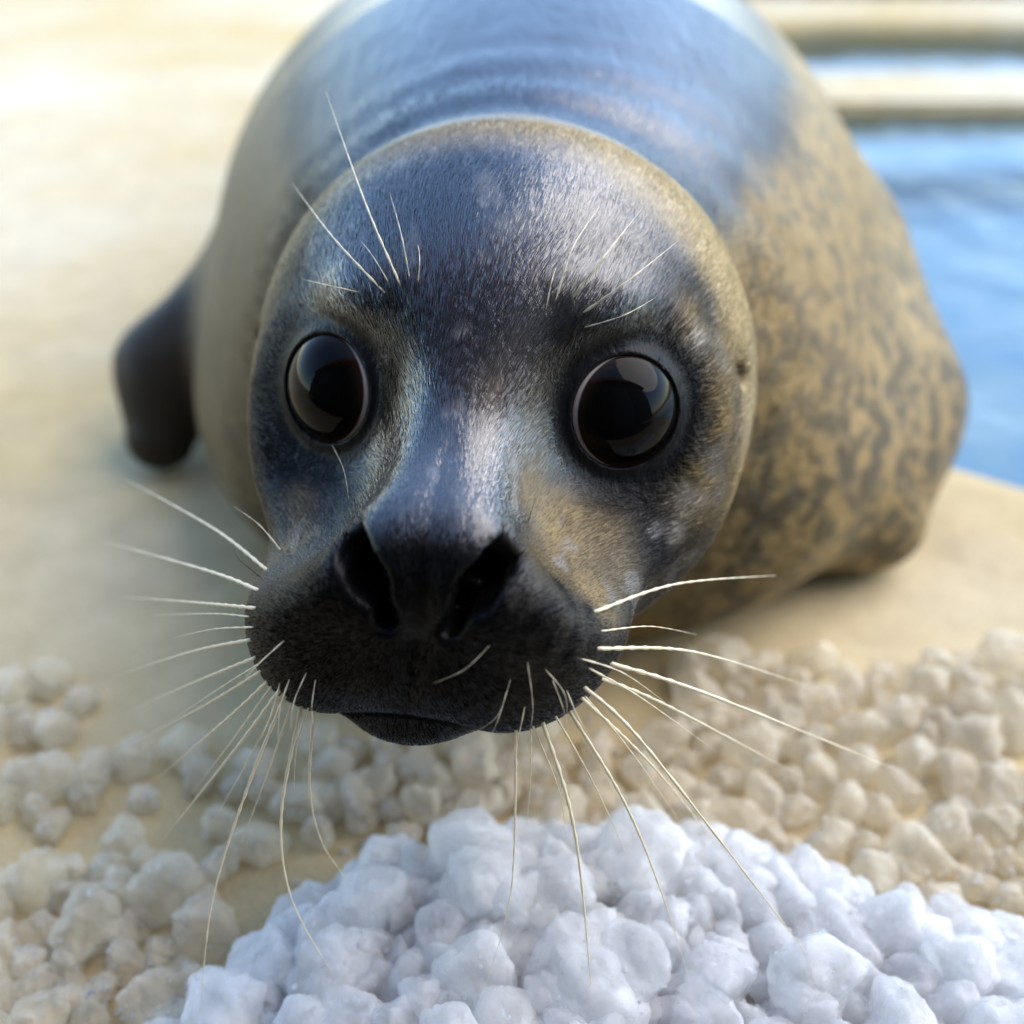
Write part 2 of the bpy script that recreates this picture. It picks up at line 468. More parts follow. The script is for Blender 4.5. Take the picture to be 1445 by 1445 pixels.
for (fx_, fy_, r_, w_) in [(790, 745, .016, 1.0), (745, 690, .011, .8), (835, 830, .013, .9), (770, 800, .011, .9), (845, 740, .010, .7), (880, 800, .010, .4), (1010, 570, .015, 1), (1000, 690, .016, .7), (975, 450, .010, .7), (1025, 500, .011, .9), (985, 640, .010, .6), (905, 470, .007, .6),
                           (425, 710, .009, .45), (412, 765, .009, .6), (700, 560, .010, .25)]:
    h_, _t = trace(fx_, fy_)
    if h_ is not None: PATCH.append((*to_l(h_[None])[0], r_, w_))
for (fx_, fy_, r_, w_) in [(962, 702, .005, 1), (990, 712, .004, .8), (950, 755, .004, .9), (968, 790, .005, .7), (985, 480, .005, .8), (770, 640, .005, .5), (760, 600, .004, .5), (900, 420, .004, .6), (800, 380, .005, .3), (720, 320, .006, .3)]:
    h_, _t = trace(fx_, fy_)
    if h_ is not None: FLECK.append((*to_l(h_[None])[0], r_, w_))
DARK = []
for (fx_, fy_, r_, w_) in [(562, 440, .008, 1), (572, 480, .008, 1), (560, 530, .008, .9), (540, 580, .007, .8), (505, 635, .006, .6), (385, 640, .008, .7), (380, 560, .007, .6), (790, 470, .008, .6), (800, 620, .006, .6)]:
    h_, _t = trace(fx_, fy_)
    if h_ is not None: DARK.append((*to_l(h_[None])[0], r_, w_))
def coat(p):
    l = to_l(p); r = np.abs(l[:, 0]); u = l[:, 1]; f = l[:, 2]
    n1 = fbm(p, 22, 1); n2 = fbm(p, 60, 5); n3 = fbm(p, 170, 9, 2)
    z = p[:, 2]; x = p[:, 0]-.02; y = p[:, 1]
    # --- trunk: dark saddle over the back, tan flanks with dark blotches
    c = np.tile(TAN, (len(p), 1))*(.8+.4*n1[:, None])
    bl = sstep(.46, .63, fbm(p+.01*np.stack([n1, n2, n1], 1), 95, 21, 3))*sstep(.26, .12, z)*sstep(.02, .10, x)*sstep(.36, .44, y)
    c = mixc(c, (.06, .05, .036), bl*.8)
    lf = sstep(-.02, -.13, x+.04*(n1-.5)); c = mixc(c, (.085, .072, .045), lf*.75)  # left flank painted darker, as the side away from the sun
    nm = sstep(.50, .62, fbm(p, 130, 41, 2))*sstep(.04, .09, x)*sstep(.34, .24, z)*sstep(.40, .44, y); c = mixc(c, (.10, .085, .06), nm*.6)
    bl2 = sstep(.60, .68, fbm(p, 45, 33, 2))*sstep(.0, -.1, x)
    c = mixc(c, (.09, .075, .05), bl2*.6)
    top = sstep(.175, .225, z-np.abs(x+.005)*.45+.06*(n1-.5)+.03*(n2-.5))
    top = top*sstep(.425, .465, y+.05*(n1-.5)-.10*np.abs(x))
    c = mixc(c, SLATE*1.7, top)
    ringl = sstep(.040, .0, np.abs(np.abs(x)-.155))*sstep(.60, .68, y)*0
    # dark flippers
    fp = np.maximum(sstep(.004, -.004, flip(p)-.003)*sstep(-.205, -.222, p[:, 0]), sstep(.004, -.002, flip2(p)-.001)*sstep(.07, .035, z+.02*n2)*sstep(.22, .25, p[:, 0]))
    c = mixc(c, (.03, .027, .022), fp)
    # --- head
    hd = sstep(-.045, .0, f+.03*(n1-.5)+.1*sstep(.02, .08, u)*0-.12*np.maximum(r-.05, 0)*0)
    cap = sstep(.100, .088, np.sqrt((r*1.01)**2+(u*.80)**2)+.018*(n2-.5)+.012*(n1-.5))*sstep(-.01, .02, f)     # dark mask of the face
    c = mixc(c, SLATE, cap)
    # tan cheeks, and a pale neck ring with golden rim light painted in
    rim_lit = sstep(.089, .097, np.sqrt(r**2+(u*.93)**2))*sstep(.040, .010, f)*sstep(-.06, -.02, f)*sstep(-.05, .0, u+.03*sstep(0, .03, l[:, 0]))
    c = mixc(c, RIM_LIGHT, rim_lit*(.35+.45*sstep(-.03, .05, l[:, 0])))
    for sx_, su_, sf_, sr_, w_ in PATCH:
        dd = np.exp(-((l[:, 0]-sx_)**2+(u-su_)**2+(f-sf_)**2)/sr_**2)
        c = mixc(c, TAN*np.array([.92, .95, 1.0]), np.clip(dd*w_*1.15*(.35+1.2*n2*(.6+.8*n3)), 0, .9))
    for sx_, su_, sf_, sr_, w_ in FLECK:
        dd = np.exp(-((l[:, 0]-sx_)**2+(u-su_)**2+(f-sf_)**2)/sr_**2)
        c = mixc(c, (.34, .31, .26), np.clip(dd*w_*(.2+1.5*n3), 0, .85))
    # greyer muzzle bridge and brown tinge between the eyes
    br = np.exp(-((r/.034)**2+((u-.014)/.018)**2+((f-.115)/.028)**2))
    c = mixc(c, (.05, .054, .062), np.clip(br*.9, 0, 1)*(.6+.5*n2))
    bn = np.exp(-(((l[:, 0]-.020)/.012)**2+((u-.032)/.018)**2))*sstep(.05, .07, f)
    c = mixc(c, (.10, .075, .065), bn*.7)
    # pale flecks on the face
    fk = sstep(.66, .74, fbm(p*np.array([1, .6, .6]), 120, 51, 2))*cap
    c = mixc(c, (.22, .21, .20), fk*.55)
    # black nose, lips, chin
    mz = sstep(.112, .130, f+.12*np.maximum(-u-.012, 0)-.35*np.maximum(r-.042, 0)+.014*(n2-.5))*sstep(.014, .003, u+.45*(r-.014))
    rp = sstep(.014, .036, l[:, 0])*sstep(-.068, -.045, u)      # greyer whisker pad on one side
    c = mixc(c, (.045, .040, .034), np.clip(mz*rp, 0, 1)*(.4+.8*n2))
    mz = mz*(1-.8*rp)
    c = mixc(c, BLACK, np.clip(mz, 0, 1))
    chin = sstep(-.058, -.066, u)*sstep(.07, .095, f)
    c = mixc(c, BLACK*1.3, chin)
    for sx_, su_, sf_, sr_, w_ in DARK:
        dd = np.exp(-((l[:, 0]-sx_)**2+(u-su_)**2+(f-sf_)**2)/sr_**2)
        c = mixc(c, (.004, .005, .007), np.clip(dd*w_*1.3, 0, .95))
    # dark follicle spots on the whisker pads and brows
    for sx_, su_, sf_, sr_ in FOLL:
        dd = np.exp(-((l[:, 0]-sx_)**2+(u-su_)**2+(f-sf_)**2)/sr_**2)
        c = mixc(c, (.006, .005, .006), np.clip(dd*1.4, 0, .95))
    nq = np.stack([r, u, f], 1)
    c = mixc(c, (.0012, .0012, .0014), sstep(.0012, -.0004, np.minimum(nostril(nq), cone(nq, *NOS2)))*(f > .1))
    # black eye surrounds
    rel = np.stack([r, u, f], 1)-EYE_C; t = rel @ EYE_A; rad = np.sqrt(np.maximum((rel**2).sum(1)-t*t, 0))
    ey = sstep(.040, .0275, rad+.006*(n2-.5))*(t > -.004)*(f > .01)
    c = mixc(c, (.004, .004, .005), ey)
    tear = np.exp(-(((r-.040)/.007)**2+((u-.040)/.012)**2))*(f > .03)
    c = mixc(c, (.010, .010, .012), np.clip(tear, 0, 1)*.8)
    # ear
    er = np.exp(-((r-.090)**2+(u-.022)**2+(f-.014)**2)/.006**2)
    c = mixc(c, (.015, .014, .014), np.clip(er*1.3, 0, 1))
    c *= (.85+.3*n3)[:, None]
    return np.clip(c, .001, 1)

nv = len(me.vertices)
V = np.empty(nv*3); me.vertices.foreach_get('co', V); V = V.reshape(-1, 3)
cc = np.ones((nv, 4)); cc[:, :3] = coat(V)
def wet_sheen(p):  # wet gloss, placed where the sky sheen falls on crown, bridge and back
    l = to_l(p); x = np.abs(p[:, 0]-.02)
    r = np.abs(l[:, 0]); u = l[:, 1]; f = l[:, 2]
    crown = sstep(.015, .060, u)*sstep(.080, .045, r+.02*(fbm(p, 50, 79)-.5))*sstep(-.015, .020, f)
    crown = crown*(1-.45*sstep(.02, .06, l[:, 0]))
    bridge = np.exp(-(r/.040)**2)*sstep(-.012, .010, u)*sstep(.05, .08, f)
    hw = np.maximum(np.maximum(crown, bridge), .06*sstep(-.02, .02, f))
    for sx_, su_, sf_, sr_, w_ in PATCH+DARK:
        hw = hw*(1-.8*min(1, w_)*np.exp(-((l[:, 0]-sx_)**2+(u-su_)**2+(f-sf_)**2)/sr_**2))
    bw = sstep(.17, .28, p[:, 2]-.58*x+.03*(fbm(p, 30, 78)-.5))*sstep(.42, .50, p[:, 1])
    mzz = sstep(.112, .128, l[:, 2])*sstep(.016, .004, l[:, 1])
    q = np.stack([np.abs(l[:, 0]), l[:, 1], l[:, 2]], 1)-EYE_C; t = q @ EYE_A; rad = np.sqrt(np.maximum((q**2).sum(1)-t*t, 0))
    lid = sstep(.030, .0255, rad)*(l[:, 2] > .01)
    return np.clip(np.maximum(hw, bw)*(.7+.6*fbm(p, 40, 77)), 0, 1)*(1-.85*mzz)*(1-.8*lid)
wa = me.attributes.new('WetSheen', 'FLOAT', 'POINT'); wa.data.foreach_set('value', wet_sheen(V).astype(np.float32))
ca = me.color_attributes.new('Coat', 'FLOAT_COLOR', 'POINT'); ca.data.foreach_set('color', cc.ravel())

def mat_skin():
    m, t, b = new_mat('seal_skin')
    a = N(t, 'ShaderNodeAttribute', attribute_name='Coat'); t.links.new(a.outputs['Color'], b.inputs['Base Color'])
    setin(b, Roughness=.42, IOR=1.45);
    wn = N(t, 'ShaderNodeAttribute', attribute_name='WetSheen'); sp_ = N(t, 'ShaderNodeMapRange'); setin(sp_, From_Min=0, From_Max=1, To_Min=.12, To_Max=.5); t.links.new(wn.outputs['Fac'], sp_.inputs['Value']); t.links.new(sp_.outputs['Result'], b.inputs['Specular IOR Level'])
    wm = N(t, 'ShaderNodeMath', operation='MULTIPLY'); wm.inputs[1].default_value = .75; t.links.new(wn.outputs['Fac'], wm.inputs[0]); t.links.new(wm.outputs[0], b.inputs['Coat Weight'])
    b.inputs['Coat Roughness'].default_value = .24; b.inputs['Coat IOR'].default_value = 1.6
    tc = N(t, 'ShaderNodeTexCoord')
    mp = N(t, 'ShaderNodeMapping'); mp.inputs['Scale'].default_value = (900, 300, 500); t.links.new(tc.outputs['Object'], mp.inputs['Vector'])
    n1 = N(t, 'ShaderNodeTexNoise'); setin(n1, Scale=1, Detail=3); t.links.new(mp.outputs[0], n1.inputs['Vector'])
    bp = N(t, 'ShaderNodeBump'); setin(bp, Strength=.35, Distance=.0006); t.links.new(n1.outputs['Fac'], bp.inputs['Height'])
    mp2 = N(t, 'ShaderNodeMapping'); mp2.inputs['Scale'].default_value = (130, 38, 90); t.links.new(tc.outputs['Object'], mp2.inputs['Vector'])
    n2 = N(t, 'ShaderNodeTexNoise'); setin(n2, Scale=1, Detail=4, Roughness=.6, Distortion=.6); t.links.new(mp2.outputs[0], n2.inputs['Vector'])
    bp2 = N(t, 'ShaderNodeBump'); setin(bp2, Strength=.22, Distance=.005); t.links.new(n2.outputs['Fac'], bp2.inputs['Height']); t.links.new(bp.outputs['Normal'], bp2.inputs['Normal'])
    t.links.new(bp2.outputs['Normal'], b.inputs['Normal']); t.links.new(bp2.outputs['Normal'], b.inputs['Coat Normal'])
    return m
def mat_fur():
    m, t, b = new_mat('seal_fur')
    a = N(t, 'ShaderNodeAttribute', attribute_name='Coat'); t.links.new(a.outputs['Color'], b.inputs['Base Color'])
    setin(b, Roughness=.25, IOR=1.8)
    wn = N(t, 'ShaderNodeAttribute', attribute_name='WetSheen'); t.links.new(wn.outputs['Fac'], b.inputs['Specular IOR Level'])
    na = N(t, 'ShaderNodeAttribute', attribute_name='SkinN'); t.links.new(na.outputs['Vector'], b.inputs['Normal'])
    return m
M_SKIN = mat_skin(); M_FUR = mat_fur()
seal = bpy.data.objects.new('seal', None); COL.objects.link(seal); seal.empty_display_size = .1
seal.location = (.02, .75, 0)
tag(seal, 'grey spotted seal with big black eyes and wet dark face lying on wet concrete', 'seal')
INV = Matrix.Translation(seal.location).inverted()
def child(name, me, mat, parent=seal, **kw):
    o = link(name, me, mat, parent, **kw)
    o.matrix_parent_inverse = INV
    return o
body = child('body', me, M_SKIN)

# ------------------------------------------------------------------ eyes
def mat_eye():
    m, t, b = new_mat('seal_eye')
    tc = N(t, 'ShaderNodeTexCoord')
    sp = N(t, 'ShaderNodeSeparateXYZ'); t.links.new(tc.outputs['Object'], sp.inputs[0])
    mr = N(t, 'ShaderNodeMapRange'); setin(mr, From_Min=0.0, From_Max=EYE_R); t.links.new(sp.outputs['Z'], mr.inputs['Value'])
    cr = N(t, 'ShaderNodeValToRGB'); e = cr.color_ramp.elements
    e[0].position = .0; e[0].color = (.42, .38, .35, 1); e[1].position = 1; e[1].color = (.0015, .0015, .002, 1)
    for pos, col in ((.620, (.42, .38, .35, 1)), (.640, (.02, .012, .008, 1)), (.72, (.006, .004, .003, 1)), (.78, (.0015, .0015, .0015, 1))):
        k = e.new(pos); k.color = col
    t.links.new(mr.outputs['Result'], cr.inputs['Fac']); t.links.new(cr.outputs['Color'], b.inputs['Base Color'])
    setin(b, Roughness=.02, IOR=1.33); b.inputs['Specular IOR Level'].default_value = .17
    return m
M_EYE = mat_eye()
for s in (-1, 1):
    bm = bmesh.new(); bmesh.ops.create_uvsphere(bm, u_segments=64, v_segments=48, radius=EYE_R)
    for v in bm.verts:
        pass
    em = bpy.data.meshes.new('eyeball'); bm.to_mesh(em); bm.free()
    o = link('eyeball', em, M_EYE, seal)
    ax = EYE_A*np.array([s, 1, 1]); ax = ax+np.array([.13*s, .01, .03]); ax /= np.linalg.norm(ax)
    wpos = to_w((EYE_C-EYE_A*.0002)*np.array([s, 1, 1])); axw = Vector(ax @ HM)
    o.matrix_parent_inverse = INV
    o.location = wpos; o.rotation_euler = axw.to_track_quat('Z', 'Y').to_euler()

# ------------------------------------------------------------------ fur of head and neck
me.calc_loop_triangles()
T = np.empty(len(me.loop_triangles)*3, np.int32); me.loop_triangles.foreach_get('vertices', T); T = T.reshape(-1, 3)
A, B, Cc = V[T[:, 0]], V[T[:, 1]], V[T[:, 2]]
ar = .5*np.linalg.norm(np.cross(B-A, Cc-A), axis=1)
mid = (A+B+Cc)/3; ml = to_l(mid)
dens = sstep(-.13, -.03, ml[:, 2])*(np.linalg.norm(ml, axis=1) < .22)
wgt = ar*dens
NH = 260000
pick = rng.choice(len(T), NH, p=wgt/wgt.sum())
a, b_ = rng.random(NH), rng.random(NH); fl_ = a+b_ > 1; a[fl_] = 1-a[fl_]; b_[fl_] = 1-b_[fl_]
root = A[pick]+a[:, None]*(B[pick]-A[pick])+b_[:, None]*(Cc[pick]-A[pick])
nr, _ = grad(root)
l = to_l(root); q = np.stack([np.abs(l[:, 0]), l[:, 1], l[:, 2]], 1)
rel = q-EYE_C; t_ = rel @ EYE_A; rad = np.sqrt(np.maximum((rel**2).sum(1)-t_*t_, 0))
keep = ~((rad < .0240) & (t_ > 0) & (q[:, 2] > .01))
dn = np.minimum(nostril(q), cone(q, *NOS2))-.0006; keep &= dn > 0
leather = (q[:, 0] < .004) & (q[:, 1] > -.022) & (q[:, 1] < -.008) & (q[:, 2] > .138); keep &= ~leather
keep &= root[:, 2] > .01
keep &= ~((np.abs(np.hypot(q[:, 0], q[:, 1]+.0945)-.0362) < .0018) & (q[:, 2] > .115) & (q[:, 1] < -.04) & (q[:, 0] < .028))
root, nr, l, q, rad, t_ = root[keep], nr[keep], l[keep], q[keep], rad[keep], t_[keep]
nose = np.array([0, -.016, .160])
dl = l-nose; dl /= np.linalg.norm(dl, axis=1, keepdims=True)
dl = dl+np.array([0, .0, -.25])
# flow out round the eyes
e_out = np.stack([np.sign(l[:, 0])*rel[keep][:, 0] if False else (q-EYE_C)[:, 0]*np.sign(l[:, 0]), (q-EYE_C)[:, 1], (q-EYE_C)[:, 2]], 1)
e_out /= np.linalg.norm(e_out, axis=1, keepdims=True)+1e-9
ew = sstep(.044, .026, rad)*(q[:, 2] > .01)
dl = dl*(1-.55*ew[:, None])+e_out*(.55*ew)[:, None]
sw = np.stack([vnoise(l, 45, 70+k)-.5 for k in range(3)], 1)
sw2 = np.stack([vnoise(l, 260, 80+k)-.5 for k in range(3)], 1)
dl = dl+sw*.6+sw2*.35+rng.normal(0, .07, dl.shape)
dw = dl @ HM
dw -= nr*(dw*nr).sum(1)[:, None]; dw /= np.linalg.norm(dw, axis=1, keepdims=True)+1e-9
ln = (.0024+.0022*sstep(.13, .05, l[:, 2]))*(.7+.6*rng.random(len(root)))
ln *= .35+.65*sstep(.024, .036, rad+.1*(q[:, 2] < .01))
lift = .09+.08*rng.random(len(root))
p0 = root-nr*.0002
p1 = root+dw*(ln*.5)[:, None]+nr*(ln*.5*lift)[:, None]
p2 = root+dw*ln[:, None]+nr*(ln*lift*.55)[:, None]
pts = np.stack([p0, p1, p2], 1)
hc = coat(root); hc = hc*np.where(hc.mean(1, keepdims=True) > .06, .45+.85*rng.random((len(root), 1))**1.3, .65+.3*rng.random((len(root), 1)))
pale = (rng.random(len(root)) < .015) & (q[:, 2] < .10)
hc[pale] = hc[pale]*1.8+.02*(q[pale][:, 1:2] > -.02)*(q[pale][:, 2:3] < .11)
nH = len(root)
cu = bpy.data.hair_curves.new('fur'); cu.add_curves([3]*nH)
cu.attributes['position'].data.foreach_set('vector', pts.reshape(-1).astype(np.float32))
ra = cu.attributes.get('radius') or cu.attributes.new('radius', 'FLOAT', 'POINT')
rr = np.tile(np.array([.000085, .00007, .00001]), nH)*np.repeat(.8+.4*rng.random(nH), 3)
ra.data.foreach_set('value', rr.astype(np.float32))
cA = cu.attributes.new('Coat', 'FLOAT_COLOR', 'CURVE')
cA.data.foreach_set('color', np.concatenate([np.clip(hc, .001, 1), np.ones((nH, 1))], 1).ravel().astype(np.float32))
sn = nr+dw*(-.18+rng.normal(0, .07, (nH, 1)))+np.cross(nr, dw)*rng.normal(0, .09, (nH, 1)); sn /= np.linalg.norm(sn, axis=1, keepdims=True)
cN = cu.attributes.new('SkinN', 'FLOAT_VECTOR', 'CURVE'); cN.data.foreach_set('vector', sn.ravel().astype(np.float32))
cW = cu.attributes.new('WetSheen', 'FLOAT', 'CURVE'); cW.data.foreach_set('value', (.012+.97*wet_sheen(root)).astype(np.float32))
cu.materials.append(M_FUR)
fur = bpy.data.objects.new('fur', cu); COL.objects.link(fur); fur.parent = seal; fur.matrix_parent_inverse = INV; tag(fur, kind='stuff')

# ------------------------------------------------------------------ whiskers
def mat_whisker():
    m, t, b = new_mat('whisker_keratin')
    setin(b, Base_Color=(.72, .63, .44, 1), Roughness=.35, IOR=1.55)
    return m
def mat_dark_hair():
    m, t, b = new_mat('dark_hair'); setin(b, Base_Color=(.02, .017, .015, 1), Roughness=.35); return m
M_WH = mat_whisker(); M_DH = mat_dark_hair()
def whisker(px, depth_tip, r0, mat=None, bead=.28, name='whisker', bow=0.0):
    base, d0 = trace(*px[0])
    if base is None:
        for k in range(1, 25):
            fx = px[0][0]+(605-px[0][0])*k*.02; fy = px[0][1]+(850-px[0][1])*k*.02
            base, d0 = trace(fx, fy)
            if base is not None: px = [(fx, fy)]+list(px[1:]); break
    if base is None: print('NO HIT', px); return
    seg = [0]
    for i in range(1, len(px)): seg.append(seg[-1]+math.hypot(px[i][0]-px[i-1][0], px[i][1]-px[i-1][1]))
    pts3 = [at(p[0], p[1], d0+(depth_tip-d0)*(s/seg[-1])**1.15-bow*math.sin(math.pi*s/seg[-1])) for p, s in zip(px, seg)]
    pts3[0] = base
    sm = smooth_poly(pts3, max(6, int(44/(len(px)-1))))
    # start just under the skin
    d_in = sm[0]-sm[1]; d_in /= np.linalg.norm(d_in); sm[0] = sm[0]+d_in*.002
    n = len(sm); v = []; f = []; K = 6
    L = np.concatenate([[0], np.cumsum([np.linalg.norm(sm[i+1]-sm[i]) for i in range(n-1)])])
    ph = random.random()*6
    for i, p in enumerate(sm):
        t = sm[min(i+1, n-1)]-sm[max(i-1, 0)]; t /= np.linalg.norm(t)
        a = np.cross(t, [0, .3, 1]); a /= np.linalg.norm(a); b = np.cross(t, a)
        s = L[i]/L[-1]
        rr = r0*(1-.90*s**1.2)*(1+bead*math.sin(L[i]/.0021*2+ph)*(1 if s > .05 else 0))
        for k in range(K):
            an = 2*math.pi*k/K; v.append(p+(a*math.cos(an)+b*math.sin(an))*rr)
    for i in range(n-1):
        for k in range(K):
            f.append((i*K+k, i*K+(k+1) % K, (i+1)*K+(k+1) % K, (i+1)*K+k))
    f.append(tuple(range(K-1, -1, -1))); f.append(tuple((n-1)*K+k for k in range(K)))
    return child(name, mesh_np(name, v, f), mat or M_WH)
big, thin = .00068, .00025
W = [
 ([(843, 862), (955, 824), (1095, 812)], .42, big), ([(853, 890), (920, 884), (985, 896)], .40, thin*1.3),
 ([(848, 915), (980, 920), (1140, 968)], .43, big), ([(868, 938), (1000, 980), (1270, 1088)], .43, big*1.15),
 ([(850, 958), (940, 995), (1130, 1095)], .43, big), ([(822, 930), (880, 950), (940, 992)], .36, thin*1.3),
 ([(825, 970), (900, 1040), (1050, 1230), (1175, 1395)], .395, big), ([(845, 1000), (920, 1080), (1010, 1190)], .42, big),
 ([(812, 1010), (880, 1130), (930, 1250), (972, 1380)], .39, big), ([(780, 1035), (812, 1180), (838, 1440)], .385, big*1.1),
 ([(755, 1035), (748, 1110), (742, 1170)], .40, thin*1.4), ([(728, 1030), (722, 1250), (688, 1384)], .385, big*.8),
 ([(770, 945), (797, 980), (800, 1022)], .34, thin*.7), ([(745, 938), (752, 1000), (745, 1045)], .345, thin*.7), ([(690, 912), (655, 945), (610, 965)], .325, thin*.5),
 ([(720, 960), (702, 1010), (665, 1036)], .335, thin*.45),
 ([(375, 803), (300, 745), (175, 675)], .47, big), ([(362, 832), (295, 806), (150, 765)], .47, big*1.05), ([(358, 858), (285, 851), (170, 842)], .46, big),
 ([(355, 885), (300, 888), (245, 900)], .40, thin*1.4), ([(352, 903), (270, 920), (160, 955)], .45, big), ([(354, 930), (270, 965), (180, 1005)], .45, big),
 ([(362, 950), (290, 995), (190, 1048)], .44, big), ([(372, 965), (320, 1015), (220, 1100)], .43, big), ([(385, 980), (330, 1060), (225, 1190)], .42, big),
 ([(398, 985), (350, 1110), (300, 1270), (282, 1430)], .395, big), ([(418, 1003), (397, 1150), (412, 1270), (472, 1378)], .39, big), ([(437, 1010), (437, 1110), (455, 1190), (497, 1250)], .40, big*.9),
 ([(395, 775), (365, 740), (330, 715)], .39, thin*1.3), ([(400, 905), (372, 930), (345, 957)], .335, thin), ([(395, 965), (385, 1000), (370, 1040)], .35, thin*1.2), ([(408, 960), (395, 1000), (392, 1050)], .35, thin*1.2),
 ([(563, 398), (515, 285), (460, 130)], .41, thin*1.7), ([(538, 408), (470, 335), (412, 258)], .415, thin*1.6), ([(578, 392), (566, 330), (550, 272)], .385, thin*.9),
 ([(505, 412), (460, 402), (428, 394)], .392, thin*1.0), ([(548, 398), (525, 360), (505, 335)], .39, thin*.7),
 ([(785, 420), (808, 350), (845, 293)], .378, thin*1.4), ([(808, 420), (850, 365), (907, 293)], .372, thin*1.9), ([(825, 440), (885, 397), (957, 340)], .370, thin*1.8), ([(825, 462), (880, 445), (925, 420)], .366, thin*1.1),
]
W += [
 ([(835, 945), (905, 985), (1010, 1060)], .40, thin*1.5), ([(830, 985), (890, 1060), (960, 1160)], .40, thin*1.4), ([(800, 1025), (840, 1110), (890, 1220)], .39, thin*1.6),
 ([(765, 1040), (790, 1120), (800, 1200)], .385, thin*1.4), ([(740, 1000), (730, 1045), (712, 1095)], .35, thin*.9), ([(800, 975), (815, 1010), (838, 1050)], .34, thin*.9),
 ([(780, 960), (795, 1000), (803, 1035)], .335, thin*.6), ([(715, 975), (705, 1010), (690, 1045)], .335, thin*.6), ([(350, 870), (300, 866), (215, 868)], .43, thin*1.5),
 ([(358, 940), (300, 978), (230, 1025)], .42, thin*1.6), ([(378, 972), (335, 1035), (270, 1120)], .41, thin*1.7), ([(390, 985), (352, 1070), (300, 1160)], .41, thin*1.6),
 ([(408, 995), (378, 1090), (340, 1190)], .40, thin*1.7), ([(428, 1005), (418, 1060), (415, 1120)], .38, thin*1.3), ([(432, 950), (415, 990), (410, 1030)], .335, thin*.7), ([(445, 960), (440, 1000), (445, 1035)], .335, thin*.6),
 ([(772, 428), (782, 385), (800, 345)], .385, thin*.7), ([(590, 398), (592, 360), (585, 325)], .385, thin*.7)]
for px, dt, r0 in W: whisker(px, dt, r0, bow=.009 if px[0][1] < 500 else 0.0)
for px, dt in (([(460, 612), (484, 660), (492, 705)], .355), ):
    whisker(px, dt, thin*.6)
for px in ([(745, 738), (752, 715), (757, 695)], [(770, 832), (790, 818), (812, 812)], [(790, 855), (815, 845), (840, 842)], [(352, 812), (338, 790), (330, 775)]):
    whisker(px, .345, thin*.6, M_DH, 0, 'dark_hair')

# ------------------------------------------------------------------ ice
def mat_ice(name, sss, trans, col, clear):
    m, t, b = new_mat(name)
    tc = N(t, 'ShaderNodeTexCoord'); geo = N(t, 'ShaderNodeNewGeometry')
    n1 = N(t, 'ShaderNodeTexNoise'); setin(n1, Scale=450, Detail=5, Roughness=.7); t.links.new(geo.outputs['Position'], n1.inputs['Vector'])
    v1 = N(t, 'ShaderNodeTexVoronoi'); setin(v1, Scale=330); t.links.new(geo.outputs['Position'], v1.inputs['Vector'])
    sm = N(t, 'ShaderNodeMath', operation='ADD'); t.links.new(n1.outputs['Fac'], sm.inputs[0]); t.links.new(v1.outputs['Distance'], sm.inputs[1])
    bp = N(t, 'ShaderNodeBump'); setin(bp, Strength=.9, Distance=.0012); t.links.new(sm.outputs[0], bp.inputs['Height'])
    t.links.new(bp.outputs['Normal'], b.inputs['Normal'])
    setin(b, Base_Color=(*col, 1), Roughness=.07, IOR=1.33)
    b.inputs['Subsurface Weight'].default_value = sss; b.inputs['Subsurface Scale'].default_value = .018; b.inputs['Subsurface Radius'].default_value = (.9, .95, 1.0)
    out = t.nodes['Material Output']
    gl = N(t, 'ShaderNodeBsdfTranslucent'); gl.inputs['Color'].default_value = (*[min(.98, c*1.05) for c in col], 1); t.links.new(bp.outputs['Normal'], gl.inputs['Normal'])
    m1 = N(t, 'ShaderNodeMixShader'); m1.inputs[0].default_value = trans
    cl = N(t, 'ShaderNodeTexNoise'); setin(cl, Scale=70, Detail=3); t.links.new(geo.outputs['Position'], cl.inputs['Vector'])
    cm = N(t, 'ShaderNodeMapRange'); setin(cm, From_Min=.38, From_Max=.62, To_Min=max(trans-.22, 0), To_Max=trans+.22); t.links.new(cl.outputs['Fac'], cm.inputs['Value']); t.links.new(cm.outputs['Result'], m1.inputs[0])
    t.links.new(b.outputs[0], m1.inputs[1]); t.links.new(gl.outputs[0], m1.inputs[2])
    tr = N(t, 'ShaderNodeBsdfTransparent'); m2 = N(t, 'ShaderNodeMixShader'); m2.inputs[0].default_value = clear
    t.links.new(m1.outputs[0], m2.inputs[1]); t.links.new(tr.outputs[0], m2.inputs[2]); t.links.new(m2.outputs[0], out.inputs['Surface'])
    return m
M_ICE = mat_ice('frosted_ice', 1, .38, (.95, .95, .965), .34); M_ICE2 = mat_ice('clear_wet_ice', 0, .4, (.91, .82, .65), .48)
M_ICE3 = mat_ice('clear_heap_ice', 1, .3, (.93, .945, .97), .50)
